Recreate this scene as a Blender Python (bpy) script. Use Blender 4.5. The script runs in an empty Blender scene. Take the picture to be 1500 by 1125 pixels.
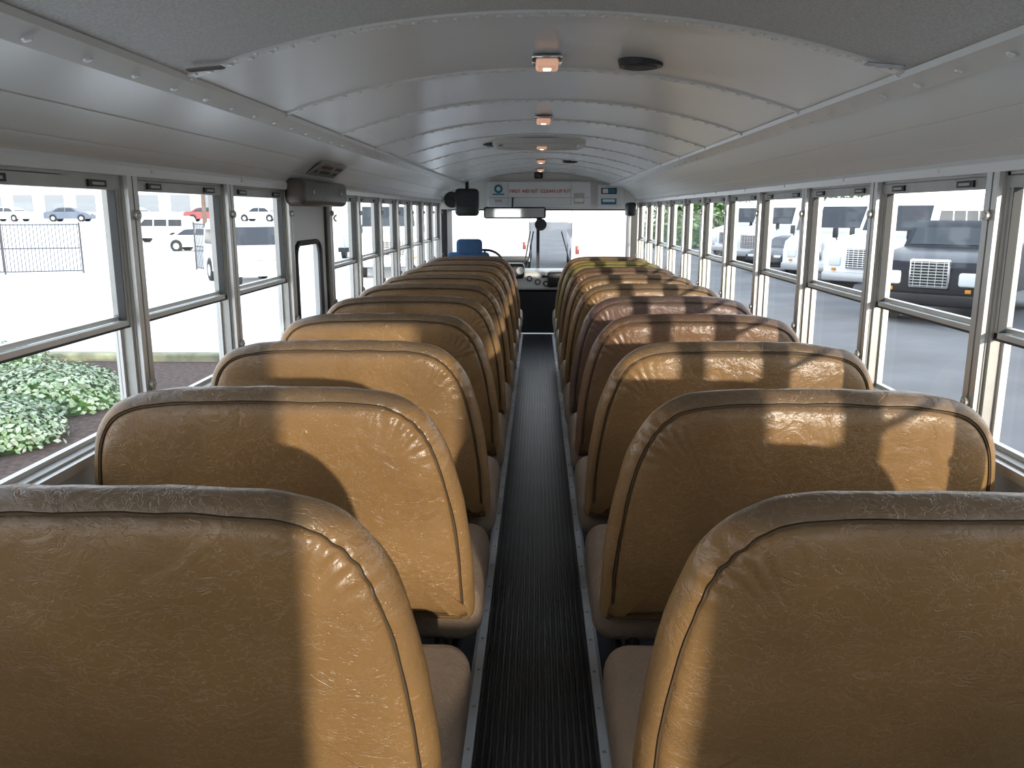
import bpy, bmesh, math, random
from mathutils import Vector, Matrix, noise
random.seed(7)
S=bpy.context.scene
try:
    S.view_settings.view_transform='Standard'
    S.view_settings.look='None'
    S.view_settings.exposure=0.0
except Exception as e: print(e)

# ---------------------------------------------------------------- materials
def mat(name,col,rough=0.5,metal=0.0,emis=None,es=0.0,spec=0.5,bump=None,vary=None,coat=0):
    m=bpy.data.materials.new(name); m.use_nodes=True
    nt=m.node_tree; b=nt.nodes['Principled BSDF']
    b.inputs['Base Color'].default_value=(*col,1)
    b.inputs['Roughness'].default_value=rough
    b.inputs['Metallic'].default_value=metal
    b.inputs['Specular IOR Level'].default_value=spec
    b.inputs['Coat Weight'].default_value=coat
    if emis:
        b.inputs['Emission Color'].default_value=(*emis,1); b.inputs['Emission Strength'].default_value=es
    tc=nt.nodes.new('ShaderNodeTexCoord')
    if vary:
        sc,amt=vary
        n=nt.nodes.new('ShaderNodeTexNoise'); n.inputs['Scale'].default_value=sc; n.inputs['Detail'].default_value=5
        nt.links.new(tc.outputs['Object'],n.inputs['Vector'])
        mr=nt.nodes.new('ShaderNodeMapRange'); mr.inputs[1].default_value=.3; mr.inputs[2].default_value=.7
        mr.inputs[3].default_value=1-amt; mr.inputs[4].default_value=1+amt
        nt.links.new(n.outputs['Fac'],mr.inputs[0])
        mx=nt.nodes.new('ShaderNodeVectorMath'); mx.operation='SCALE'
        mx.inputs[0].default_value=col
        nt.links.new(mr.outputs[0],mx.inputs['Scale']); nt.links.new(mx.outputs[0],b.inputs['Base Color'])
    if bump:
        sc,st=bump
        n=nt.nodes.new('ShaderNodeTexNoise'); n.inputs['Scale'].default_value=sc; n.inputs['Detail'].default_value=3
        nt.links.new(tc.outputs['Object'],n.inputs['Vector'])
        bp=nt.nodes.new('ShaderNodeBump'); bp.inputs['Strength'].default_value=st; bp.inputs['Distance'].default_value=.01
        nt.links.new(n.outputs['Fac'],bp.inputs['Height']); nt.links.new(bp.outputs[0],b.inputs['Normal'])
    return m

def vinyl(name,col,top,rough=.33):
    m=bpy.data.materials.new(name); m.use_nodes=True
    nt=m.node_tree; N=nt.nodes; L=nt.links; b=N['Principled BSDF']
    tc=N.new('ShaderNodeTexCoord'); oi=N.new('ShaderNodeObjectInfo')
    off=N.new('ShaderNodeVectorMath'); off.operation='ADD'
    sc=N.new('ShaderNodeMath'); sc.operation='MULTIPLY'; sc.inputs[1].default_value=20
    L.new(oi.outputs['Random'],sc.inputs[0])
    L.new(tc.outputs['Object'],off.inputs[0]); L.new(sc.outputs[0],off.inputs[1])
    def veins(scale,width,dist):
        mp=N.new('ShaderNodeMapping'); mp.inputs['Scale'].default_value=(1,1,1.7)
        L.new(off.outputs[0],mp.inputs[0])
        n=N.new('ShaderNodeTexNoise'); n.inputs['Scale'].default_value=scale; n.inputs['Detail'].default_value=3; n.inputs['Distortion'].default_value=dist
        L.new(mp.outputs[0],n.inputs['Vector'])
        s=N.new('ShaderNodeMath'); s.operation='SUBTRACT'; s.inputs[1].default_value=.5; L.new(n.outputs['Fac'],s.inputs[0])
        a=N.new('ShaderNodeMath'); a.operation='ABSOLUTE'; L.new(s.outputs[0],a.inputs[0])
        r=N.new('ShaderNodeMapRange'); r.inputs[1].default_value=0; r.inputs[2].default_value=width; r.inputs[3].default_value=1; r.inputs[4].default_value=0
        L.new(a.outputs[0],r.inputs[0]); return r.outputs[0]
    v1=veins(12,.011,1.4); v2=veins(30,.016,1.0)
    mxv=N.new('ShaderNodeMath'); mxv.operation='MAXIMUM'; L.new(v1,mxv.inputs[0]); L.new(v2,mxv.inputs[1])
    n=N.new('ShaderNodeTexNoise'); n.inputs['Scale'].default_value=3; n.inputs['Detail'].default_value=4; L.new(off.outputs[0],n.inputs['Vector'])
    gate=N.new('ShaderNodeMapRange'); gate.inputs[1].default_value=.4; gate.inputs[2].default_value=.62; gate.inputs[3].default_value=.07; gate.inputs[4].default_value=.30
    L.new(n.outputs['Fac'],gate.inputs[0])
    vf=N.new('ShaderNodeMath'); vf.operation='MULTIPLY'; L.new(mxv.outputs[0],vf.inputs[0]); L.new(gate.outputs[0],vf.inputs[1])
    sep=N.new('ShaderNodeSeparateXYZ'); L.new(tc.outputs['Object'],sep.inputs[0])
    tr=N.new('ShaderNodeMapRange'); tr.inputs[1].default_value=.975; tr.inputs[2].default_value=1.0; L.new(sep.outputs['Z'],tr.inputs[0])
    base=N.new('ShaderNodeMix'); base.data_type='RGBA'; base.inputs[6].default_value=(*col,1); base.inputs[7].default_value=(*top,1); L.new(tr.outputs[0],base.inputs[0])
    vmix=N.new('ShaderNodeMix'); vmix.data_type='RGBA'; vmix.inputs[7].default_value=(min(1,col[0]*1.7+.10),min(1,col[1]*1.8+.09),min(1,col[2]*2+.07),1)
    L.new(base.outputs[2],vmix.inputs[6]); L.new(vf.outputs[0],vmix.inputs[0])
    br=N.new('ShaderNodeMapRange'); br.inputs[1].default_value=.3; br.inputs[2].default_value=.7; br.inputs[3].default_value=.80; br.inputs[4].default_value=1.15; L.new(n.outputs['Fac'],br.inputs[0])
    vs=N.new('ShaderNodeVectorMath'); vs.operation='SCALE'; L.new(vmix.outputs[2],vs.inputs[0]); L.new(br.outputs[0],vs.inputs['Scale'])
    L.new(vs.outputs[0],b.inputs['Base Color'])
    b.inputs['Roughness'].default_value=rough
    bn=N.new('ShaderNodeTexNoise'); bn.inputs['Scale'].default_value=12; bn.inputs['Detail'].default_value=6; bn.inputs['Distortion'].default_value=1.2; L.new(off.outputs[0],bn.inputs['Vector'])
    ad=N.new('ShaderNodeMath'); ad.operation='MULTIPLY_ADD'; ad.inputs[1].default_value=-.2; L.new(mxv.outputs[0],ad.inputs[0]); L.new(bn.outputs['Fac'],ad.inputs[2])
    bp=N.new('ShaderNodeBump'); bp.inputs['Strength'].default_value=.42; bp.inputs['Distance'].default_value=.014
    L.new(ad.outputs[0],bp.inputs['Height']); L.new(bp.outputs[0],b.inputs['Normal'])
    return m

def glassmat(name,tint=(1,1,1),gl=.05):
    m=bpy.data.materials.new(name); m.use_nodes=True
    nt=m.node_tree; nt.nodes.clear()
    o=nt.nodes.new('ShaderNodeOutputMaterial'); t=nt.nodes.new('ShaderNodeBsdfTransparent'); t.inputs[0].default_value=(*tint,1)
    g=nt.nodes.new('ShaderNodeBsdfGlossy'); g.inputs['Roughness'].default_value=.03
    mx=nt.nodes.new('ShaderNodeMixShader'); mx.inputs[0].default_value=gl
    nt.links.new(t.outputs[0],mx.inputs[1]); nt.links.new(g.outputs[0],mx.inputs[2]); nt.links.new(mx.outputs[0],o.inputs[0])
    return m

CC=(.76,.755,.73)
def ceiling_mat():
    m=mat('painted_steel_ceiling',CC,.27,bump=(4,.25))
    nt=m.node_tree;N=nt.nodes;L=nt.links;b=N['Principled BSDF']
    tc=N.new('ShaderNodeTexCoord')
    v=N.new('ShaderNodeTexNoise'); v.inputs['Scale'].default_value=160; v.inputs['Detail'].default_value=1; L.new(tc.outputs['Object'],v.inputs['Vector'])
    r=N.new('ShaderNodeMapRange'); r.inputs[1].default_value=.35;r.inputs[2].default_value=.65;r.inputs[3].default_value=.72;r.inputs[4].default_value=.88; L.new(v.outputs['Fac'],r.inputs[0])
    s=N.new('ShaderNodeSeparateXYZ'); L.new(tc.outputs['Object'],s.inputs[0])
    g=N.new('ShaderNodeMath'); g.operation='LESS_THAN'; g.inputs[1].default_value=2.05; L.new(s.outputs['Y'],g.inputs[0])
    mx=N.new('ShaderNodeMix'); mx.data_type='FLOAT'; mx.inputs[2].default_value=1.0; L.new(g.outputs[0],mx.inputs[0]); L.new(r.outputs[0],mx.inputs[3])
    vs=N.new('ShaderNodeVectorMath'); vs.operation='SCALE'; vs.inputs[0].default_value=CC; L.new(mx.outputs[0],vs.inputs['Scale'])
    L.new(vs.outputs[0],b.inputs['Base Color'])
    rr=N.new('ShaderNodeMath'); rr.operation='MULTIPLY_ADD'; rr.inputs[1].default_value=.3; rr.inputs[2].default_value=.24; L.new(g.outputs[0],rr.inputs[0]); L.new(rr.outputs[0],b.inputs['Roughness'])
    return m

M={}
M['ceil']=ceiling_mat()
M['cove']=mat('cove_white_paint',(.77,.76,.72),.3,bump=(3,.2))
M['rail']=mat('rail_white',(.8,.8,.77),.28)
M['rivet']=mat('rivet_paint',(.84,.84,.82),.18)
M['slot']=mat('clip_wire_grey',(.3,.3,.3),.3,.5)
M['alu']=mat('aluminium',(.66,.65,.62),.36,.45,vary=(6,.08))
M['alud']=mat('aluminium_dull',(.46,.45,.42),.42,.35,vary=(9,.12))
M['wall']=mat('wall_panel_grey',(.46,.46,.44),.5,vary=(3,.08))
M['black']=mat('black_plastic',(.015,.015,.016),.45)
M['steel']=mat('black_steel_tube',(.02,.02,.022),.35)
M['rubber']=mat('black_rubber_mat',(.026,.027,.028),.36,vary=(4,.3))
M['rubr']=mat('pale_rubber_rib',(.055,.057,.06),.32,vary=(4,.3))  # ribs lighter than the mat between them
M['floor']=mat('dark_floor_rubber',(.045,.052,.058),.45,vary=(5,.3))
M['strip']=mat('aisle_strip_aluminium',(.85,.86,.87),.3,.15,vary=(8,.1))
M['glass']=glassmat('window_glass',(.98,.99,.99),.03)
M['gask']=mat('dark_gasket',(.05,.05,.048),.6)
M['pipe']=mat('seat_piping',(.10,.065,.035),.5)
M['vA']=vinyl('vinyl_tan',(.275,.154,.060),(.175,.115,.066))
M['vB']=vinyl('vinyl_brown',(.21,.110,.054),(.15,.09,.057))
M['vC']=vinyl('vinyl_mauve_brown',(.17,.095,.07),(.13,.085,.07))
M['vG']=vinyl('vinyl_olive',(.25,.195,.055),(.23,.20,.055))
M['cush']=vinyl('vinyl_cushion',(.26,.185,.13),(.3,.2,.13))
M['pad']=mat('header_pad_vinyl',(.09,.07,.055),.4,bump=(30,.3))
M['door']=mat('door_paint',(.62,.62,.6),.4)
M['white']=mat('white_enamel',(.8,.8,.79),.3)
M['dash']=mat('dash_cream',(.66,.66,.62),.45)
M['blue']=mat('blue_fabric',(.03,.09,.2),.8)
M['signblue']=mat('sign_blue',(.03,.2,.3),.5)
M['red']=mat('red_paint',(.6,.02,.02),.5)
M['mirror']=mat('mirror_glass',(.6,.62,.62),.04,1.0)
M['lamp']=mat('dome_lamp_lens',(.85,.65,.55),.4,emis=(1,.5,.3),es=.42)
M['lamphot']=mat('dome_lamp_bulb',(1,.8,.6),.4,emis=(1,.75,.45),es=3.5)
M['chrome']=mat('chrome',(.7,.7,.7),.15,1.0)
# exterior
M['conc']=mat('concrete_ground',(.85,.84,.82),.9,vary=(.4,.05))  # concrete, tone raised to stand in for the brighter light on this side
M['asph']=mat('shaded_asphalt_ground',(.16,.16,.16),.9,vary=(.5,.2))  # asphalt, with the shade on this side put into its dark tone
M['mulch']=mat('mulch',(.09,.06,.05),.95,bump=(25,1),vary=(14,.5))
M['curb']=mat('mossy_curb',(.3,.3,.2),.9,vary=(3,.35))
M['leaf']=mat('leaf_green',(.2,.3,.15),.5,vary=(3,.35))
M['leaf2']=mat('leaf_pale',(.36,.43,.3),.5,vary=(3,.3))
M['leafd']=mat('hedge_green',(.06,.13,.03),.6,vary=(2,.5))
M['vw']=mat('vehicle_white',(.8,.8,.8),.25,coat=.5)
M['vk']=mat('vehicle_black',(.006,.007,.012),.3,coat=.15,spec=.3)
M['vr']=mat('vehicle_red',(.3,.07,.07),.25)
M['vb']=mat('vehicle_blue',(.12,.15,.2),.25)
M['vs']=mat('vehicle_silver',(.5,.51,.52),.3,.5)
M['vgl']=mat('vehicle_glass',(.025,.03,.035),.06,spec=.6)
M['tyre']=mat('tyre',(.02,.02,.02),.8)
M['fence']=mat('fence_dark_coating',(.05,.05,.055),.5)
M['bld']=mat('building_wall',(.7,.69,.67),.8,vary=(.3,.08))
M['bglass']=mat('building_window',(.25,.27,.29),.2)
M['trunk']=mat('pole_wood',(.16,.11,.08),.8)
M['hl']=mat('headlamp',(.75,.78,.8),.1)
M['amber']=mat('amber_lens',(.7,.25,.02),.3)

# ---------------------------------------------------------------- mesh builder
class MB:
    def __init__(s): s.v=[];s.f=[];s.m=[];s.ml=[]
    def mi(s,k):
        mm=M[k]
        if mm not in s.ml: s.ml.append(mm)
        return s.ml.index(mm)
    def add(s,vs,fs,k):
        o=len(s.v); s.v+= [tuple(p) for p in vs]; i=s.mi(k)
        for f in fs: s.f.append([a+o for a in f]); s.m.append(i)
    def box(s,x0,x1,y0,y1,z0,z1,k,mtx=None):
        vs=[Vector(p) for p in [(x0,y0,z0),(x1,y0,z0),(x1,y1,z0),(x0,y1,z0),(x0,y0,z1),(x1,y0,z1),(x1,y1,z1),(x0,y1,z1)]]
        if mtx: vs=[mtx@p for p in vs]
        s.add(vs,[(0,3,2,1),(4,5,6,7),(0,1,5,4),(1,2,6,5),(2,3,7,6),(3,0,4,7)],k)
    def rbox(s,x0,x1,y0,y1,z0,z1,r,k,seg=3,mtx=None):
        bm=bmesh.new(); bmesh.ops.create_cube(bm,size=1)
        for v in bm.verts:
            v.co=Vector(((x0+x1)/2+v.co.x*(x1-x0),(y0+y1)/2+v.co.y*(y1-y0),(z0+z1)/2+v.co.z*(z1-z0)))
        bmesh.ops.bevel(bm,geom=bm.edges[:],offset=r,segments=seg,affect='EDGES',profile=.5)
        if mtx: bm.transform(mtx)
        bm.verts.index_update()
        s.add([v.co.copy() for v in bm.verts],[[v.index for v in f.verts] for f in bm.faces],k); bm.free()
    def cyl(s,p0,p1,r,k,n=12,r2=None,caps=True):
        p0=Vector(p0);p1=Vector(p1); r2=r if r2 is None else r2
        d=(p1-p0).normalized(); a=d.orthogonal().normalized(); b=d.cross(a)
        vs=[];fs=[]
        for i in range(n):
            t=2*math.pi*i/n; q=a*math.cos(t)+b*math.sin(t)
            vs.append(p0+q*r); vs.append(p1+q*r2)
        for i in range(n):
            j=(i+1)%n; fs.append((2*i,2*j,2*j+1,2*i+1))
        if caps: fs.append([2*i for i in range(n)][::-1]); fs.append([2*i+1 for i in range(n)])
        s.add(vs,fs,k)
    def tube(s,pts,r,k,n=8):
        for a,b in zip(pts[:-1],pts[1:]): s.cyl(a,b,r,k,n)
    def dome(s,c,nrm,r,k,n=6):
        c=Vector(c);d=Vector(nrm).normalized();a=d.orthogonal().normalized();b=d.cross(a)
        vs=[];fs=[]
        for h,rr in ((0,1),(.35,.75)):
            for i in range(n):
                t=2*math.pi*i/n; vs.append(c+d*h*r+(a*math.cos(t)+b*math.sin(t))*r*rr)
        vs.append(c+d*r*.5)
        for i in range(n):
            j=(i+1)%n; fs.append((i,j,n+j,n+i)); fs.append((n+i,n+j,2*n))
        s.add(vs,fs,k)
    def prism(s,poly,axis,a0,a1,k,wf=None):
        n=len(poly); vs=[]
        for a in (a0,a1):
            for (p,q) in poly:
                aa=a*(wf(q,p) if wf else 1)
                vs.append({'x':(aa,p,q),'y':(p,aa,q),'z':(p,q,aa)}[axis])
        fs=[tuple(range(n))[::-1],tuple(range(n,2*n))]+[(i,(i+1)%n,n+(i+1)%n,n+i) for i in range(n)]
        s.add(vs,fs,k)
    def mesh(s,name,angle=35):
        me=bpy.data.meshes.new(name); me.from_pydata(s.v,[],s.f); 
        for x in s.ml: me.materials.append(x)
        me.polygons.foreach_set('material_index',s.m)
        bm=bmesh.new(); bm.from_mesh(me); bmesh.ops.recalc_face_normals(bm,faces=bm.faces[:]); bm.to_mesh(me); bm.free()
        me.polygons.foreach_set('use_smooth',[True]*len(me.polygons))
        me.set_sharp_from_angle(angle=math.radians(angle)); me.update()
        return me
    def build(s,name,angle=35,bevel=0,loc=(0,0,0),rz=0,parent=None):
        return link(name,s.mesh(name,angle),loc,rz,bevel,parent)
def link(name,me,loc=(0,0,0),rz=0,bevel=0,parent=None):
    o=bpy.data.objects.new(name,me); S.collection.objects.link(o); o.location=loc; o.rotation_euler=(0,0,rz)
    if bevel:
        b=o.modifiers.new('bevel','BEVEL'); b.width=bevel; b.segments=2; b.limit_method='ANGLE'; b.angle_limit=math.radians(40)
    if parent: o.parent=parent
    return o

# ---------------------------------------------------------------- bus dims
WX=1.17; YR=-0.75; YF=10.2; ZS=.83; ZW=1.56; RX=.86; RZ=1.755; ZC=1.90; PITCH=.76
def cz(x): return ZC-(ZC-RZ)*(abs(x)/RX)**2.1
def cove(t):
    a=Vector((RX,RZ)); c=Vector((1.09,1.705)); b=Vector((WX,ZW))
    return a*(1-t)**2+c*2*t*(1-t)+b*t*t

# ceiling
mb=MB()
def strip(mb,prof,y0,y1,k):
    n=len(prof); vs=[(x,y0,z) for x,z in prof]+[(x,y1,z) for x,z in prof]
    mb.add(vs,[(i,i+1,n+i+1,n+i) for i in range(n-1)],k)
cp=[(RX*(i/20*2-1),cz(RX*(i/20*2-1))) for i in range(21)]
ribs=[2.05+PITCH*k for k in range(-3,11)]
edges=[YR]+[r for r in ribs if YR<r<YF]+[YF]
cn=32; XS=[RX*(i/cn*2-1) for i in range(cn+1)]
vs=[];ys=[]
for a,b in zip(edges[:-1],edges[1:]):
    for j in range(6): ys.append((a+(b-a)*j/6,math.sin(math.pi*j/6)))
ys.append((YF,0))
for y,sg_ in ys:
    for x in XS: vs.append((x,y,cz(x)+.004*sg_*(1-(x/RX)**2)+.002*noise.noise(Vector((x*3,y*3,0)))*sg_))
W=cn+1
mb.add(vs,[(r*W+i,r*W+i+1,(r+1)*W+i+1,(r+1)*W+i) for r in range(len(ys)-1) for i in range(cn)],'ceil')
for sg in (-1,1):
    pr=[(sg*cove(t/12).x,cove(t/12).y) for t in range(13)]
    strip(mb,pr,YR,YF,'cove')
def band(mb,y0,y1,th,k,lim=RX):
    P=[(lim*(i/32*2-1),cz(lim*(i/32*2-1))) for i in range(33)]
    n=33
    vs=[]
    for (dz,yy) in ((.003,y0),(-th,y0+.008),(-th,y1-.008),(.003,y1)):
        vs+=[(x,yy,z+dz) for x,z in P]
    fs=[]
    for r in range(3):
        fs+=[(r*n+i,r*n+i+1,(r+1)*n+i+1,(r+1)*n+i) for i in range(n-1)]
    mb.add(vs,fs,k)
for yi in ribs:
    if yi>YF-.1: continue
    near=abs(yi-2.05)<.1
    band(mb,yi-(.034 if near else .020),yi+.020,.0045,'rail')
    for i in range(-17,18):
        x=i*.049
        mb.dome((x,yi-.002,cz(x)-.0045),(0,-.2,-1),.009,'rivet',8)
        if near: mb.dome((x+.02,yi-.020,cz(x+.02)-.0045),(0,0,-1),.0065,'rivet')
ceiling=mb.build('ceiling',25)

# rails + cove beads
mb=MB()
for sg in (-1,1):
    poly=[(sg*(RX-.03),cz(RX-.03)-.001),(sg*(RX-.025),cz(RX-.03)-.014),(sg*(RX+.02),RZ-.030),(sg*(RX+.035),RZ-.014),(sg*(RX+.035),RZ+.004)]
    mb.prism(poly,'y',YR,YF,'rail')
    y=YR+.1
    while y<YF:
        mb.dome((sg*(RX-.002),y,RZ-.023),(-sg*.35,0,-1),.010,'rivet',8); y+=.19
    for t in (.5,.78):
        p=cove(t); q=cove(t+.02)
        poly=[(sg*p.x,p.y+.003),(sg*(p.x-.0018),p.y-.0018),(sg*(q.x-.0018),q.y-.0018),(sg*q.x,q.y+.003)]
        mb.prism(poly,'y',YR,YF,'cove')
    mb.prism([(sg*(WX+.03),ZW+.02),(sg*(WX-.012),ZW+.03),(sg*(WX-.022),ZW+.012),(sg*(WX-.018),ZW-.012),(sg*(WX+.03),ZW-.012)],'y',YR,YF,'rail')
    y=YR+.2
    while y<YF:
        mb.dome((sg*(WX-.02),y,ZW+.01),(-sg,0,0),.011,'rivet'); y+=PITCH
mb.build('trim_1',35)
mb=MB()
for yi in (2.05,1.29):
    for sg in (-1,1):
        for o in (0,.020):
            mb.tube([(sg*.745,yi-.035+o,cz(.745)-.012),(sg*.80,yi-.10+o,cz(.80)-.012)],.0028,'slot',6)
        mb.tube([(sg*.80,yi-.10,cz(.80)-.012),(sg*.80,yi-.08,cz(.80)-.012)],.0028,'slot',6)
        mb.tube([(sg*.745,yi-.035,cz(.745)-.012),(sg*.745,yi-.015,cz(.745)-.012)],.0028,'slot',6)
mb.build('ceiling_clips')

# floor
mb=MB()
mb.box(-WX-.05,WX+.05,YR,9.9,-.06,0,'floor')
mb.box(-.175,.175,YR,9.85,0,.004,'rubber')
n=18
for i in range(n):
    x=-.165+i*.330/(n-1)
    mb.prism([(x-.0055,.003),(x-.0035,.011),(x+.0035,.011),(x+.0055,.003)],'y',YR,9.85,'rubr')
mb.build('floor')
mb=MB()
for sg in (-1,1):
    mb.prism([(sg*.170,0),(sg*.173,.012),(sg*.198,.012),(sg*.210,.001)],'y',YR,9.85,'strip')
    y=0
    while y<9.8: mb.dome((sg*.185,y,.012),(0,0,1),.006,'alud'); y+=.2
mb.build('trim_2')

# side walls
PL=[2.37+PITCH*k for k in range(-4,11)]
PR=[2.20+PITCH*k for k in range(-3,11)]
DOOR=(PL[6],PL[7])
def sidewall(sg,PP,name):
    mb=MB()
    def bx(x0,x1,y0,y1,z0,z1,k):
        a,b=sorted((sg*x0,sg*x1)); mb.box(a,b,y0,y1,z0,z1,k)
    segs=[(YR,YF)]
    if sg<0: segs=[(YR,DOOR[0]),(DOOR[1],YF)]
    for a,b in segs:
        bx(WX,WX+.06,a,b,-.05,ZS-.02,'wall')
        bx(WX-.02,WX+.08,a,b,ZS-.02,ZS+.005,'alu')
        for z in (.3,.33,.6,.63): bx(WX-.004,WX,a,b,z,z+.012,'wall')
    bx(WX+.0,WX+.06,YR,YF,ZW-.01,ZW+.05,'rail')
    if sg>0:
        bx(WX,WX+.055,YR,-.30,ZS,ZW,'wall'); bx(WX+.02,WX+.025,-.30,-.11,ZS,ZW,'glass')  # unseen rear quarter panel, length set to block sun and shade the seats
    else: bx(WX,WX+.055,YR,PP[0],ZS,ZW,'wall')
    for y in PP:
        if y<YR or y>YF: continue
        bx(WX-.006,WX+.055,y-.034,y+.034,ZS,ZW-.005,'alud')
        bx(WX-.018,WX-.004,y-.030,y-.004,ZS,ZW-.005,'alu')
        bx(WX-.018,WX-.004,y+.004,y+.030,ZS,ZW-.005,'alu')
        for z in (1.44,.95):
            mb.cyl((sg*(WX-.018),y,z),(sg*(WX-.030),y,z),.014,'alud',12)
            mb.dome((sg*(WX-.03),y,z),(-sg,0,0),.010,'alu')
    mb.build(name,30)
sidewall(1,PR,'wall_right'); sidewall(-1,PL,'wall_left')

def winmesh():
    mb=MB(); h=PITCH/2-.034
    def fr(x0,x1,y0,y1,z0,z1,w,k):
        mb.box(x0,x1,y0,y0+w,z0,z1,k); mb.box(x0,x1,y1-w,y1,z0,z1,k)
        mb.box(x0,x1,y0,y1,z0,z0+w,k); mb.box(x0,x1,y0,y1,z1-w,z1,k)
    fr(.0,.05,-h,h,ZS,ZW-.01,.012,'alud')
    zm=1.145
    fr(.028,.046,-h+.012,h-.012,ZS+.012,zm+.012,.013,'alu')
    fr(.006,.024,-h+.012,h-.012,zm-.016,ZW-.03,.015,'alu')
    for s in (-1,1): mb.box(.004,.026,s*(h-.028)-.002,s*(h-.028)+.002,zm,ZW-.05,'gask')
    mb.box(.004,.012,-h+.012,h-.012,zm-.021,zm-.015,'gask')
    mb.box(.0,.03,-h+.01,h-.01,ZW-.052,ZW-.02,'alud')
    for sy in (-1,1):
        mb.box(-.006,.01,sy*h*.62-.045,sy*h*.62+.045,ZW-.046,ZW-.028,'black')
        mb.box(-.008,-.004,sy*h*.62-.03,sy*h*.62+.03,ZW-.041,ZW-.034,'alud')
    mb.box(.036,.038,-h+.025,h-.025,ZS+.025,zm,'glass')
    mb.box(.014,.016,-h+.026,h-.026,zm,ZW-.05,'glass')
    return mb.mesh('window_unit',30)
wm=winmesh(); c=1
for PP,sg in ((PR,1),(PL,-1)):
    for a,b in zip(PP[:-1],PP[1:]):
        if b>YF+.05 or a<YR-.05: continue
        if sg<0 and abs(a-DOOR[0])<.05: continue
        link('window_%d'%c,wm,(sg*WX,(a+b)/2,0),0 if sg>0 else math.pi); c+=1

# emergency side door
mb=MB(); a,b=DOOR; a+=.04;b-=.04; X=-WX
def rrect(y0,y1,z0,z1,r,n=6):
    P=[]
    for cy,cz_,a0 in ((y1-r,z1-r,0),(y0+r,z1-r,90),(y0+r,z0+r,180),(y1-r,z0+r,270)):
        for i in range(n+1):
            t=math.radians(a0+90*i/n); P.append((cy+r*math.cos(t),cz_+r*math.sin(t)))
    return P
wy0,wy1,wz0,wz1=a+.09,b-.14,.87,1.29
mb.box(X-.045,X-.01,a,b,-.02,wz0,'door'); mb.box(X-.045,X-.01,a,b,wz1,1.52,'door')
mb.box(X-.045,X-.01,a,wy0,wz0,wz1,'door'); mb.box(X-.045,X-.01,wy1,b,wz0,wz1,'door')
P=rrect(wy0-.005,wy1+.005,wz0-.005,wz1+.005,.07)
mb.tube([(X-.008,p[0],p[1]) for p in P+[P[0]]],.014,'black',8)
mb.box(X-.03,X-.028,wy0,wy1,wz0,wz1,'glass')
mb.box(X-.012,X+.002,a,a+.015,0,1.5,'gask'); mb.box(X-.012,X+.002,b-.015,b,0,1.5,'gask')
mb.tube([(X-.005,b-.07,.72),(X+.035,b-.07,.72),(X+.035,b-.32,.66)],.012,'red',8)
mb.build('door_1',30,.003)
mb=MB()
mb.rbox(-WX+.004,-WX+.10,DOOR[0]-.05,DOOR[1]+.06,1.475,1.60,.03,'pad',4)
for yy in (DOOR[0]+.1,DOOR[1]-.1): mb.dome((-WX+.102,yy,1.54),(1,0,0),.012,'alu')
mb.build('door_header_pad')
P0=cove(.45);P1=cove(.72)
mb=MB()
nx,nz=-(P0.y-P1.y),-(P1.x-P0.x)
l=math.hypot(nx,nz);nx/=l;nz/=l
vs=[]
for off in (0.004,.012):
    for (PP,yy) in ((P0,4.05),(P0,4.55),(P1,4.55),(P1,4.05)):
        vs.append((-(PP.x+nx*off),yy,PP.y+nz*off))
mb.add(vs,[(0,1,2,3),(4,5,6,7),(0,1,5,4),(1,2,6,5),(2,3,7,6),(3,0,4,7)],'alud')
for r in range(2):
    for k in range(9):
        if (k*7+r*3)%5==0: continue
        f0=.2+r*.38; A=P0.lerp(P1,f0);B=P0.lerp(P1,f0+.22)
        y0=4.08+k*.05
        mb.add([(-(A.x+nx*.014),y0,A.y+nz*.014),(-(A.x+nx*.014),y0+.035,A.y+nz*.014),(-(B.x+nx*.014),y0+.035,B.y+nz*.014),(-(B.x+nx*.014),y0,B.y+nz*.014)],[(0,1,2,3)],'black')
mb.build('emergency_exit_label')

# unseen rear wall: blank door and uneven openings shaped to place sun patches
mb=MB()
y0,y1=YR-.05,YR
full=[(-WX,0)]+[(-WX,ZW)]+[(-cove(1-t/6).x,cove(1-t/6).y) for t in range(1,7)]+[(x,z) for x,z in cp[1:-1]]+[(cove(t/6).x,cove(t/6).y) for t in range(0,7)]+[(WX,0)]
upper=[p for p in full if p[1]>=1.70]; 
mb.prism([(upper[0][0],1.70)]+upper+[(upper[-1][0],1.70)],'y',y0,y1,'cove')
mb.box(-WX,-.42,y0,y1,0,.85,'wall'); mb.box(.31,WX,y0,y1,0,.85,'wall'); mb.box(-.42,.31,y0,y1,0,1.70,'door')  # middle door left windowless to keep sun off the left seats
for x0,x1 in ((-WX,-1.04),(.95,WX)): mb.box(x0,x1,y0,y1,0,1.70,'alu')
mb.box(-WX,-.42,y0,y1,1.5,1.70,'cove')
mb.box(.31,.95,y0+.02,y0+.025,.85,1.7,'glass'); mb.box(-1.04,-.42,y0+.02,y0+.025,.85,1.5,'glass')
mb.build('wall_rear_sun_mask',30)

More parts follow.
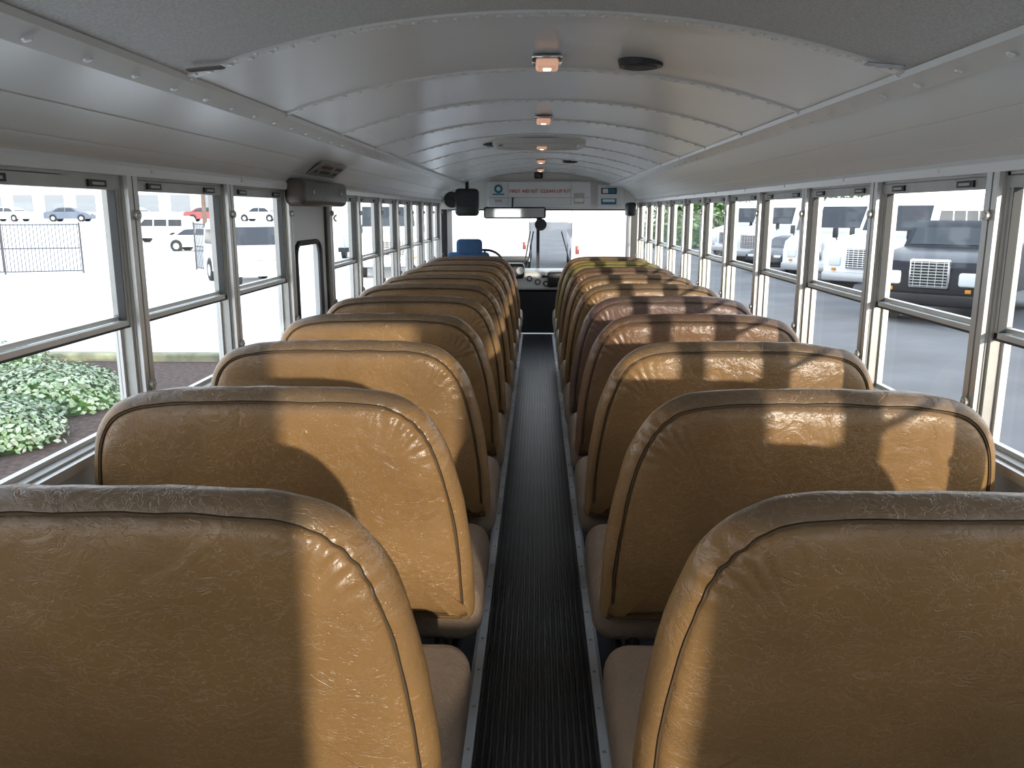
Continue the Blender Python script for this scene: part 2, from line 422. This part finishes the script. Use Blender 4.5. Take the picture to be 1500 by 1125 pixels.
# front header bulkhead
mb=MB()
ZH=1.475
up=[(-WX,ZH),(-WX,ZW)]+[(-cove(1-t/8).x,cove(1-t/8).y) for t in range(1,9)]+[(x,z) for x,z in cp[1:-1]]+[(cove(t/8).x,cove(t/8).y) for t in range(0,9)]+[(WX,ZH)]
mb.prism(up,'y',10.08,10.14,'cove')
mb.rbox(-.60,.62,9.98,10.09,ZH+.03,1.80,.02,'white',3)
mb.rbox(.70,1.0,10.0,10.09,ZH+.02,1.76,.015,'white',3)
mb.box(-.58,.60,9.975,9.982,ZH+.13,ZH+.136,'alud')
mb.box(-.36,-.355,9.975,9.982,ZH+.05,1.78,'alud'); mb.box(.38,.385,9.975,9.982,ZH+.05,1.78,'alud')
mb.build('wall_front_header',30)
mb=MB()
d=-.07
mb.cyl((-.47,10.05+d,1.71),(-.47,10.04+d,1.71),.05,'signblue',20); mb.cyl((-.47,10.04+d,1.71),(-.47,10.036+d,1.71),.025,'white',16)
mb.box(-.54,-.40,10.042+d,10.05+d,1.64,1.655,'signblue')
mb.box(-.52,-.42,10.042+d,10.05+d,1.53,1.60,'white'); mb.box(-.51,-.43,10.04+d,10.043+d,1.56,1.585,'alud')
mb.box(.42,.54,10.04+d,10.05+d,1.54,1.66,'alud'); mb.box(.43,.53,10.037+d,10.041+d,1.56,1.60,'white')
mb.box(.74,.92,10.06+d,10.07+d,1.65,1.72,'black'); mb.box(.755,.82,10.056+d,10.061+d,1.66,1.71,'white'); mb.box(.83,.905,10.056+d,10.061+d,1.66,1.71,'signblue')
mb.box(.74,.92,10.06+d,10.07+d,1.53,1.60,'signblue'); mb.box(.76,.9,10.056+d,10.061+d,1.56,1.59,'white')
mb.build('notice_stickers')
cu=bpy.data.curves.new('lettering','FONT'); cu.body='FIRST AID KIT  CLEAN UP KIT'; cu.size=.055; cu.align_x='CENTER'; cu.extrude=.001
cu.materials.append(M['red']); t=bpy.data.objects.new('first_aid_lettering',cu); S.collection.objects.link(t)
t.location=(.02,9.973,1.665); t.rotation_euler=(math.pi/2,0,0)
mb=MB(); mb.rbox(-.05,.05,9.78,9.88,1.82,1.895,.02,'black'); mb.cyl((0,9.78,1.845),(0,9.76,1.845),.02,'vgl',12)
mb.build('security_camera')

# windshield, A posts, dash
mb=MB()
mb.box(-WX-.05,-WX+.07,10.15,10.75,0,1.62,'black'); mb.box(WX-.05,WX+.05,10.15,10.75,0,1.62,'black')
mb.box(-.02,.02,10.72,10.76,.65,1.62,'black'); mb.box(-WX,WX,10.70,10.76,1.46,1.6,'black')
mb.box(-WX,WX,10.70,10.78,.0,.66,'gask')
mb.box(-WX+.05,-.02,10.735,10.74,.66,1.47,'glass'); mb.box(.02,WX-.05,10.735,10.74,.66,1.47,'glass')
mb.box(-WX,WX,10.15,10.76,1.60,1.64,'gask')
mb.build('windshield')
mb=MB()
mb.rbox(-1.05,.40,9.98,10.68,.52,.74,.04,'dash',3)
mb.rbox(-.75,-.16,9.92,10.2,.66,.84,.04,'black',3)
mb.box(-.3,.3,10.0,10.6,0,.5,'black')
for x,z in ((-.10,.66),(.0,.62),(.1,.60),(.2,.64)): mb.cyl((x,9.985,z),(x,9.965,z),.035,'black',16); mb.cyl((x,9.966,z),(x,9.963,z),.022,'alu',12)
mb.box(.05,.28,9.97,9.985,.67,.70,'black')
mb.rbox(.12,.3,9.93,10.1,.56,.74,.02,'black')
for i in range(4): mb.cyl((-.6+i*.13,9.92,.76),(-.6+i*.13,9.91,.76),.045,'white',16)
mb.build('dashboard',30)
mb=MB()
for i in range(28):
    t0=2*math.pi*i/28;t1=2*math.pi*(i+1)/28
    f=lambda t:(-.62+.21*math.cos(t),9.66+.10*math.sin(t),.86+.15*math.sin(t))
    mb.cyl(f(t0),f(t1),.014,'black',8)
for t in (math.pi*.5,math.pi*1.2,math.pi*1.8): mb.cyl((-.62,9.67,.85),(-.62+.21*math.cos(t),9.66+.1*math.sin(t),.86+.15*math.sin(t)),.012,'black',8)
mb.cyl((-.62,9.64,.87),(-.62,9.89,.72),.03,'black',12)
mb.build('steering_wheel')
mb=MB()
mb.rbox(-.98,-.52,8.95,9.07,.55,1.02,.05,'blue',4); mb.rbox(-.88,-.60,8.95,9.05,.98,1.16,.045,'blue',4)
mb.rbox(-.98,-.52,9.0,9.42,.42,.55,.05,'blue',4); mb.cyl((-.75,9.22,0),(-.75,9.22,.44),.08,'black',16); mb.box(-.95,-.55,9.05,9.4,0,.03,'black')
mb.build('driver_seat')
mb=MB()
mb.rbox(-.63,.09,9.74,9.78,1.37,1.50,.025,'black',3); mb.box(-.61,.07,9.735,9.741,1.385,1.485,'mirror')
mb.tube([(-.3,9.77,1.5),(-.3,9.90,1.6),(-.3,9.99,1.6)],.01,'black'); mb.build('interior_mirror')
mb=MB()
mb.cyl((.03,9.82,1.30),(.03,9.86,1.30),.07,'black',20); mb.cyl((.03,9.818,1.30),(.03,9.82,1.30),.05,'vgl',20); mb.tube([(.03,9.85,1.36),(.03,10.1,1.5)],.008,'black')
mb.build('dash_fan')
mb=MB()
mb.rbox(-.93,-.67,9.4,9.6,1.40,1.70,.04,'black',3); mb.box(-.9,-.7,9.395,9.4,1.5,1.66,'vgl'); mb.tube([(-.8,9.5,1.68),(-.8,9.5,1.80)],.02,'black')
mb.cyl((-.98,9.55,1.58),(-.98,9.6,1.58),.09,'black',20)
mb.build('video_monitor')
mb=MB()
mb.rbox(1.0,1.1,9.5,9.8,1.4,1.55,.03,'black'); mb.tube([(1.05,9.7,1.4),(1.05,9.7,.5),(1.05,9.8,.0)],.016,'alu')
mb.build('grab_rail')
mb=MB()
for x in (-.22,-.18): mb.tube([(x,10.8,.5),(x+.12,10.8,1.2)],.008,'black')
mb.tube([(.5,10.8,.5),(.3,10.8,1.2)],.008,'black')
mb.build('windshield_wipers')
mb=MB(); mb.rbox(-1.0,1.0,10.8,11.9,-.1,.5,.12,'white',4); mb.build('bus_hood')

# ceiling fittings
mb=MB()
mb.rbox(-.046,.046,-.066,.066,-.012,.0,.005,'chrome',2)
mb.rbox(-.034,.034,-.052,.052,-.032,-.008,.010,'lamp',3)
mb.rbox(-.012,.012,-.02,.02,-.034,-.028,.002,'lamphot',2)
lm=mb.mesh('dome_lamp')
for y in (2.62,4.2,5.9,7.55,9.1): link('dome_lamp',lm,(.02,y,ZC-.001))
def speaker(x,y,r=.07):
    mb=MB(); z=cz(x)
    mb.cyl((x,y,z+.01),(x,y,z-.012),r,'black',28,r*.92); mb.cyl((x,y,z-.012),(x,y,z-.016),r*.7,'gask',24,r*.66)
    mb.build('ceiling_speaker')
speaker(.30,2.62); speaker(-.30,5.6); speaker(.28,7.6)
mb=MB()
P=rrect(5.35,5.95,-.30,.30,.15,8)
lv=[(1,0.0),(1,-.030),(.95,-.038),(.88,-.034),(.85,-.018),(.1,-.014)]
n=len(P);vs=[]
for s_,dz in lv: vs+=[(q*s_,(p-5.65)*s_+5.65,ZC+dz) for p,q in P]
fs=[(r*n+i,r*n+(i+1)%n,(r+1)*n+(i+1)%n,(r+1)*n+i) for r in range(len(lv)-1) for i in range(n)]+[tuple(range((len(lv)-1)*n,len(lv)*n))]
mb.add(vs,fs,'dash'); mb.build('roof_hatch',50)

# ---------------------------------------------------------------- seats
OUT=[(.180,.395),(.166,.42),(.166,.50),(.171,.60),(.183,.70),(.199,.79),(.220,.865),(.247,.928),(.288,.980),(.345,1.014),(.43,1.029),(.60,1.033),(.78,1.032),(.90,1.026),(.99,1.010),(1.05,.978),(1.092,.920),(1.113,.84),(1.121,.72),(1.122,.55),(1.122,.42),(1.108,.395)]
def catmull(P,n):
    R=[]
    for i in range(len(P)-1):
        p0=Vector(P[max(i-1,0)]);p1=Vector(P[i]);p2=Vector(P[i+1]);p3=Vector(P[min(i+2,len(P)-1)])
        for j in range(n):
            t=j/n
            R.append(.5*((2*p1)+(p2-p0)*t+(2*p0-5*p1+4*p2-p3)*t*t+(3*p1-p0-3*p2+p3)*t**3))
    R.append(Vector(P[-1])); return R
def seatmesh(vk,side,seed):
    mb=MB()
    O=catmull(OUT,7)
    for i in range(1,24): O.append(Vector((1.108-(1.108-.180)*i/24,.395)))
    n=len(O)
    Nn=[]
    for i in range(n):
        t=(O[(i+1)%n]-O[i-1]); nn=Vector((t.y,-t.x)); nn.normalize()
        Nn.append(nn)
    c=Vector((.64,.7))
    Nn=[(-q if (q.dot(c-O[i])<0 and abs(O[i].y-.395)>.001) or (abs(O[i].y-.395)<=.001 and q.y<0) else q) for i,q in enumerate(Nn)]
    def ring(ins,y,t=0):
        R=[]
        for i,p in enumerate(O):
            q=p+Nn[i]*ins
            if t: 
                cc=Vector((min(max(q.x,.45),.86),.70)); q=q.lerp(cc,t)
            R.append((q,y))
        return R
    prof=[(.06,.046,1,vk),(.06,.046,.8,vk),(.06,.050,.4,vk),(.06,.050,0,vk),(.03,.044,0,vk),(.010,.030,0,vk),(.001,.012,0,vk),(0,-.008,0,vk),(.004,-.024,0,vk),(.012,-.038,0,vk),(.020,-.045,0,vk),(.0255,-.0475,0,vk),(.0270,-.0440,0,'pipe'),(.028,-.0485,0,'pipe'),(.0315,-.0485,0,'pipe'),(.033,-.0445,0,'pipe'),(.037,-.050,0,vk),(.046,-.055,0,vk),(.06,-.059,0,vk),(.06,-.063,.10,vk),(.06,-.067,.22,vk),(.06,-.070,.36,vk),(.06,-.072,.52,vk),(.06,-.073,.68,vk),(.06,-.074,.84,vk),(.06,-.074,1,vk)]
    vs=[]
    sgn=side
    for ins,y,t,_ in prof:
        for i,(q,yy) in enumerate(ring(ins,y,t)):
            px,pz=q.x,q.y
            py=yy
            w=noise.noise(Vector((px*5+seed,pz*5,seed*3.1)))
            w2=noise.noise(Vector((px*16,pz*16+seed,y*30)))
            edge=max(0,1-t*1.6)
            py+=w*.007*(1 if y<0 else .3)+w2*.0025*edge
            if ins<.03 and pz>.5: pz+=w2*.003; px+=noise.noise(Vector((pz*14,seed,y*20)))*.0025
            dc=math.hypot(q.x-.285,q.y-.93)
            g=math.exp(-(dc/.08)**2)*edge
            ang=math.atan2(q.y-.85,q.x-.38)
            if y<-.005: py+=g*.004*math.sin(ang*22+seed)
            py+=(1.03-pz)*.125
            vs.append((sgn*px,py,pz))
    o0=len(mb.v)
    for r in range(len(prof)-1):
        idx=mb.mi(prof[r+1][3])
        for i in range(n): mb.f.append([o0+a for a in (r*n+i,r*n+(i+1)%n,(r+1)*n+(i+1)%n,(r+1)*n+i)]); mb.m.append(idx)
    mb.v+=vs
    # cushion
    a,b=sorted((sgn*.150,sgn*1.12))
    T=Matrix.Translation((0,.10,.385))@Matrix.Rotation(math.radians(3),4,'X')
    mb.rbox(a,b,-.02,.45,-.085,.085,.06,'cush',6,mtx=T)
    X=lambda v:sgn*v
    for yy in (.14,.44):
        mb.tube([(X(.27),yy,.0),(X(.27),yy,.30)],.013,'steel',10)
        a,b=sorted((X(.24),X(.30))); mb.box(a,b,yy-.03,yy+.03,0,.006,'steel')
    mb.tube([(X(.27),.14,.16),(X(.27),.44,.16)],.010,'steel',8)
    mb.tube([(X(.22),.09,.28),(X(1.15),.09,.28),(X(1.15),.48,.28),(X(.22),.48,.28),(X(.22),.09,.28)],.013,'steel',8)
    mb.tube([(X(.26),.11,.28),(X(.26),.10,.42)],.014,'steel',8); mb.tube([(X(1.05),.11,.28),(X(1.05),.10,.42)],.014,'steel',8)
    return mb.mesh('bus_seat',60)
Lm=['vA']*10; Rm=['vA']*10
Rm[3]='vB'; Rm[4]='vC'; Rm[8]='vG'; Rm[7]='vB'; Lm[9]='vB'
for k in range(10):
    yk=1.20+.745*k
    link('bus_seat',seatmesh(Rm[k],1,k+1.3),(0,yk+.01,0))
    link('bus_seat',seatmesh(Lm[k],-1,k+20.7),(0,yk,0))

# ---------------------------------------------------------------- exterior
GZ=-.98
mb=MB(); mb.box(-160,-1.6,-60,200,GZ-.3,GZ,'conc'); mb.box(-1.6,160,-60,200,GZ-.3,GZ,'asph'); mb.build('ground')
mb=MB(); mb.box(-8.98,-4.46,-3,12.98,GZ,GZ+.05,'mulch'); mb.build('planting_bed')
mb=MB(); mb.box(-4.45,-4.2,-3,13.2,GZ,GZ+.17,'curb'); mb.box(-9.2,-4.2,13,13.25,GZ,GZ+.17,'curb'); mb.build('curb',30,.03)
def shrub(name,x,y,r,h,n,keys,z0=GZ,rx=None,ry=None,ls=.07):
    mb=MB(); rx=rx or r; ry=ry or r
    bm=bmesh.new(); bmesh.ops.create_icosphere(bm,subdivisions=3,radius=1)
    bm.verts.index_update()
    mb.add([(v.co.x*rx*.85,v.co.y*ry*.85,max(v.co.z,0)*h*.85) for v in bm.verts],[[v.index for v in f.verts] for f in bm.faces],'leafd'); bm.free()
    for i in range(n):
        u=random.random()*2*math.pi; w=random.random()**.7
        zz=w; rr=math.sqrt(max(0,1-zz*zz)); k=.86+.2*random.random()
        p=Vector((rx*rr*math.cos(u)*k,ry*rr*math.sin(u)*k,h*zz*k+.02))
        nrm=Vector((rr*math.cos(u),rr*math.sin(u),zz+.3)).normalized()
        d=(Vector((random.gauss(0,1),random.gauss(0,1),random.gauss(0,.6)))); d=(d-nrm*d.dot(nrm)*.6).normalized()
        s=d.cross(nrm).normalized(); L=ls*(.7+.7*random.random()); W=L*.28
        mb.add([p,p+d*L*.5+s*W,p+d*L+nrm*L*-.15,p+d*L*.5-s*W],[(0,1,2,3)],random.choice(keys))
    return mb.build(name,60,loc=(x,y,z0+.05))
for (x,y,r,h,n) in ((-7.6,9.6,1.1,.55,2600),(-6.1,9.9,.95,.5,2600),(-5.7,8.2,.7,.42,2200),(-7.0,7.6,.9,.45,2000),(-5.3,6.4,.6,.38,1800),(-5.4,5.0,.7,.42,1800),(-8.0,11.6,.9,.5,1500)):
    shrub('shrub',x,y,r,h,n,['leaf','leaf2','leaf2'])
for x,y,rx,ry in ((11.5,58,5,1.5),(22,60,5,1.6)):
    shrub('hedge',x,y,1,3.6,2500,['leafd','leaf'],rx=rx,ry=ry,ls=.35)

def vehicle(name,prof,hw,color,side=[],fronts=[],wheels=[],wr=.34,topf=.82,zb=1.0,zt=1.45,extra=None,loc=(0,0),heading=(0,1)):
    mb=MB()
    def wf(z,y=0):
        t=min(max((z-zb)/(zt-zb),0),1); return 1-(1-topf)*t
    mb.prism(prof,'x',-hw,hw,color,wf=lambda q,p:wf(q))
    for sg in (-1,1):
        for poly in side:
            vs=[(sg*(hw*wf(z)+.006),y,z) for y,z in poly]; mb.add(vs,[tuple(range(len(vs)))],'vgl')
        for wy in wheels:
            mb.cyl((sg*(hw-.2),wy,wr+.02),(sg*(hw+.004),wy,wr+.02),wr*1.16,'black',24)
            mb.cyl((sg*(hw-.1),wy,wr),(sg*(hw+.02),wy,wr),wr,'tyre',24); mb.cyl((sg*(hw+.02),wy,wr),(sg*(hw+.028),wy,wr),wr*.58,'vs',20)
    for (ya,za,yb,zb_,m) in fronts:
        d=Vector((yb-ya,zb_-za)).normalized(); nn=Vector((-d.y,d.x))
        ysg=1 if (ya+yb)/2>0 else -1
        nn=nn if nn.x*ysg>0 else -nn
        o=.008
        wa=hw*wf(za)*m;wb=hw*wf(zb_)*m
        mb.add([(-wa,ya+nn.x*o,za+nn.y*o),(wa,ya+nn.x*o,za+nn.y*o),(wb,yb+nn.x*o,zb_+nn.y*o),(-wb,yb+nn.x*o,zb_+nn.y*o)],[(0,1,2,3)],'vgl')
    if extra: extra(mb)
    a=math.atan2(-heading[0],heading[1])
    return mb.build(name,25,.0,loc=(loc[0],loc[1],GZ),rz=a)
def lights(y,x,z,w=.16,h=.09):
    def e(mb):
        for s in (-1,1): mb.rbox(s*x-w,s*x+w,y-.04,y+.02,z-h,z+h,.02,'hl',2)
        mb.box(-.4,.4,y-.02,y+.012,z-.09,z+.06,'black'); mb.box(-x-.2,x+.2,y-.02,y+.03,z-.32,z-.16,'gask')
    return e
CARP=[(-2.2,.28),(-2.27,.6),(-2.2,.9),(-2.0,.98),(-1.55,1.0),(-1.0,1.35),(-.7,1.43),(.2,1.45),(.6,1.38),(1.15,1.0),(1.9,.88),(2.2,.72),(2.27,.5),(2.2,.28)]
CARS=[[(-1.3,1.0),(-.85,1.33),(-.2,1.38),(-.2,1.0)],[(-.12,1.0),(-.12,1.38),(.3,1.37),(.55,1.3),(.9,1.0)]]
def car(c,loc,h): return vehicle('parked_car',CARP,.88,c,CARS,[(.65,1.35,1.1,1.03,.9),(-1.05,1.3,-1.5,1.03,.9)],(-1.35,1.4),.33,.78,.95,1.45,lights(2.2,.62,.66),loc,h)
VANP=[(-2.5,.35),(-2.58,.6),(-2.55,1.75),(-2.4,2.0),(-2.0,2.08),(.7,2.08),(1.0,1.98),(1.65,1.28),(2.45,1.08),(2.6,.85),(2.6,.4)]
VANS=[[(-2.3,1.3),(-2.3,1.8),(-1.2,1.82),(-1.2,1.3)],[(-1.05,1.3),(-1.05,1.82),(0,1.82),(0,1.3)],[(.12,1.3),(.12,1.82),(.8,1.82),(1.3,1.3)]]
def van(c,loc,h): return vehicle('parked_van',VANP,.98,c,VANS,[(1.05,1.92,1.6,1.34,.88),(-2.46,1.8,-2.54,1.3,.85)],(-1.6,1.75),.37,.86,1.1,2.05,lights(2.56,.72,.85),loc,h)
TRP=[(-4.5,.55),(-4.5,2.75),(-4.3,2.88),(1.1,2.9),(1.35,2.72),(1.75,1.78),(3.0,1.58),(3.35,1.4),(3.45,1.1),(3.45,.6)]
TRS=[[(-4.3+i*.8,1.7),(-4.3+i*.8,2.45),(-3.6+i*.8,2.45),(-3.6+i*.8,1.7)] for i in range(6)]+[[(.5,1.6),(.5,2.45),(1.2,2.45),(1.5,1.6)]]
def trk_extra(col):
    def e(mb):
        y=3.46
        mb.rbox(-.42,.42,y-.05,y+.06,.78,1.42,.05,'chrome',3)
        mb.box(-.37,.37,y+.055,y+.065,.83,1.37,'black')
        for i in range(9): mb.box(-.37,.37,y+.06,y+.08,.84+i*.062,.86+i*.062,'chrome')
        for i in range(-2,3): mb.box(i*.15-.008,i*.15+.008,y+.06,y+.082,.83,1.37,'chrome')
        for s in (-1,1):
            mb.rbox(s*.78-.2,s*.78+.2,y-.15,y+.03,.85,1.15,.06,'hl',3)
            mb.rbox(s*.9-.22,s*.9+.22,2.2,3.3,.75,1.3,.12,col,4)
            mb.tube([(s*1.0,2.9,1.3),(s*1.15,2.95,1.75)],.02,'black'); mb.rbox(s*1.15-.09,s*1.15+.09,2.92,2.98,1.65,1.95,.03,'black')
            mb.rbox(s*.8-.06,s*.8+.06,y-.02,y+.035,.72,.80,.01,'amber',2)
        mb.rbox(-1.12,1.12,y-.1,y+.14,.42,.68,.05,'black' if col=='vk' else 'vs',3)
    return e
TRK2=[(-3.0,.6),(-3.0,1.1),(-.6,1.2),(-.6,2.0),(-.4,2.2),(1.0,2.22),(1.25,2.1),(1.75,1.62),(3.0,1.50),(3.35,1.36),(3.45,1.1),(3.45,.6)]
def hooded(c,loc,h): return vehicle('parked_shuttle_bus' if c!='vk' else 'parked_truck',TRP if c!='vk' else TRK2,1.14,c,TRS if c!='vk' else [[(-.3,1.6),(-.3,2.05),(1.0,2.05),(1.4,1.6)]],[(1.4,2.6,1.72,1.86,.9) if c!='vk' else (1.3,2.05,1.7,1.67,.9)],(-3.0 if c!='vk' else -1.8,2.5),.46,.93,1.6,3.0,trk_extra(c),loc,h)
COP=[(-5.5,.4),(-5.5,2.9),(-5.3,3.1),(5.0,3.1),(5.3,2.85),(5.5,1.4),(5.5,.4)]
COS=[[(-5.1+i*1.25,1.45),(-5.1+i*1.25,2.55),(-3.97+i*1.25,2.55),(-3.97+i*1.25,1.45)] for i in range(8)]
def coach(c,loc,h): 
    def e(mb):
        for s in (-1,1):
            mb.rbox(s*.9-.18,s*.9+.18,5.45,5.53,.75,.95,.03,'hl',2)
            mb.rbox(s*1.05-.07,s*1.05+.07,-5.53,-5.48,.9,1.2,.02,'vr',2)
        mb.rbox(-1.22,1.22,5.4,5.6,.4,.62,.04,'black',3)
        mb.rbox(-1.22,1.22,-5.6,-5.4,.4,.62,.04,'black',3)
        for i in range(7): mb.tube([(-.9+i*.3,5.62,.6),(-.9+i*.3,5.7,1.2)],.02,'vs')
        mb.tube([(-.9,5.7,1.2),(.9,5.7,1.2)],.02,'vs')
    return vehicle('parked_transit_bus',COP,1.27,c,COS,[(5.31,2.7,5.49,1.35,.92)],(-3.6,3.6),.48,.96,1.5,3.1,e,loc,h)
dv=Vector((-.78,-.62)).normalized()
def atfront(fn,c,fx,fy,L,d=dv): return fn(c,(fx-d.x*L,fy-d.y*L),(d.x,d.y))
atfront(coach,'vw',10.1,14.0,5.5)
atfront(hooded,'vk',8.5,18.3,3.45,Vector((-.66,-.75)).normalized())
atfront(hooded,'vw',9.3,24.4,3.45)
atfront(hooded,'vw',9.4,29.0,3.45)
atfront(car,'vk',9.0,33.5,2.2)
atfront(hooded,'vw',9.6,38.5,3.45)
atfront(hooded,'vw',9.8,44,3.45)
coach('vw',(2.6,36),(0.02,1)); coach('vw',(-1.6,40),(0,1))
atfront(van,'vw',-8.6,26.5,2.6,Vector((.55,-.83)).normalized())
van('vw',(-30,66),(-1,.1)); car('vw',(-21,52),(1,0))
hooded('vw',(-6.2,34),(.25,-.95)); coach('vw',(-9.5,48),(.1,-1))
mb=MB(); mb.prism([(74,GZ),(80,GZ+1.4),(111,GZ+1.4),(111,GZ)],'x',-160,-12,'conc'); mb.build('raised_lot')
for i,(c,x) in enumerate((('vs',-70),('vk',-62),('vw',-55),('vb',-48.5),('vs',-42),('vr',-34),('vs',-28.5),('vs',-22))):
    o=car(c,(x,86),(1 if i%2 else -1,.15)); o.location.z=GZ+1.41
mb=MB(); mb.box(-120,-40,112,125,GZ,GZ+9,'bld')
for i in range(18):
    mb.box(-118+i*4.3,-115.4+i*4.3,111.9,112,GZ+2.4,GZ+4.6,'bglass'); mb.box(-118+i*4.3,-115.4+i*4.3,111.9,112,GZ+6,GZ+8,'bglass')
mb.build('office_building')
for x,y in ((-14.5,39),(-24,60)):
    mb=MB(); mb.cyl((0,0,0),(0,0,9),.16,'trunk',12,.12); mb.box(-.8,.8,-.05,.05,8.2,8.35,'trunk'); mb.build('utility_pole',loc=(x,y,GZ))
def fence(x0,y0,x1,y1):
    mb=MB(); A=Vector((x0,y0,GZ));B=Vector((x1,y1,GZ));L=(B-A).length;d=(B-A)/L
    n=int(L/2.2)
    for i in range(n+1):
        p=A+d*L*i/n; mb.cyl(p,p+Vector((0,0,2.0)),.035,'fence',8); 
    for z in (.1,1.0,1.92): mb.cyl(A+Vector((0,0,z)),B+Vector((0,0,z)),.022,'fence',6)
    s=0
    while s<L:
        p=A+d*s
        mb.cyl(p+Vector((0,0,.08)),p+Vector((0,0,1.95)),.013,'fence',4,caps=False); s+=.13
    mb.build('metal_fence')
fence(-26,30,-18.3,33); fence(-14.5,35,-11.8,31.5)

# ---------------------------------------------------------------- light
w=bpy.data.worlds.new('World'); S.world=w; w.use_nodes=True
nt=w.node_tree; bg=nt.nodes['Background']
tc=nt.nodes.new('ShaderNodeTexCoord'); sp_=nt.nodes.new('ShaderNodeSeparateXYZ'); nt.links.new(tc.outputs['Generated'],sp_.inputs[0])
cr=nt.nodes.new('ShaderNodeValToRGB'); cr.color_ramp.elements[0].position=0; cr.color_ramp.elements[0].color=(1,.985,.955,1)
cr.color_ramp.elements[1].position=.6; cr.color_ramp.elements[1].color=(.7,.82,1,1)
nt.links.new(sp_.outputs['Z'],cr.inputs[0]); nt.links.new(cr.outputs[0],bg.inputs['Color']); bg.inputs['Strength'].default_value=2.65
sd=Vector((.35,-1,.17)).normalized()
sl=bpy.data.lights.new('sun','SUN'); sl.energy=3.8; sl.angle=math.radians(1.0); sl.color=(1,.9,.76)
so=bpy.data.objects.new('sun',sl); S.collection.objects.link(so); so.location=(10,-10,8)
so.rotation_euler=sd.to_track_quat('Z','Y').to_euler()

# ---------------------------------------------------------------- camera
cd=bpy.data.cameras.new('camera'); cd.sensor_width=36; cd.lens=29.04; cd.clip_start=.02; cd.clip_end=500
co=bpy.data.objects.new('camera',cd); S.collection.objects.link(co)
co.location=(-.005,0,1.45); co.rotation_euler=(math.radians(90-11.8),0,math.radians(1.75))
S.camera=co
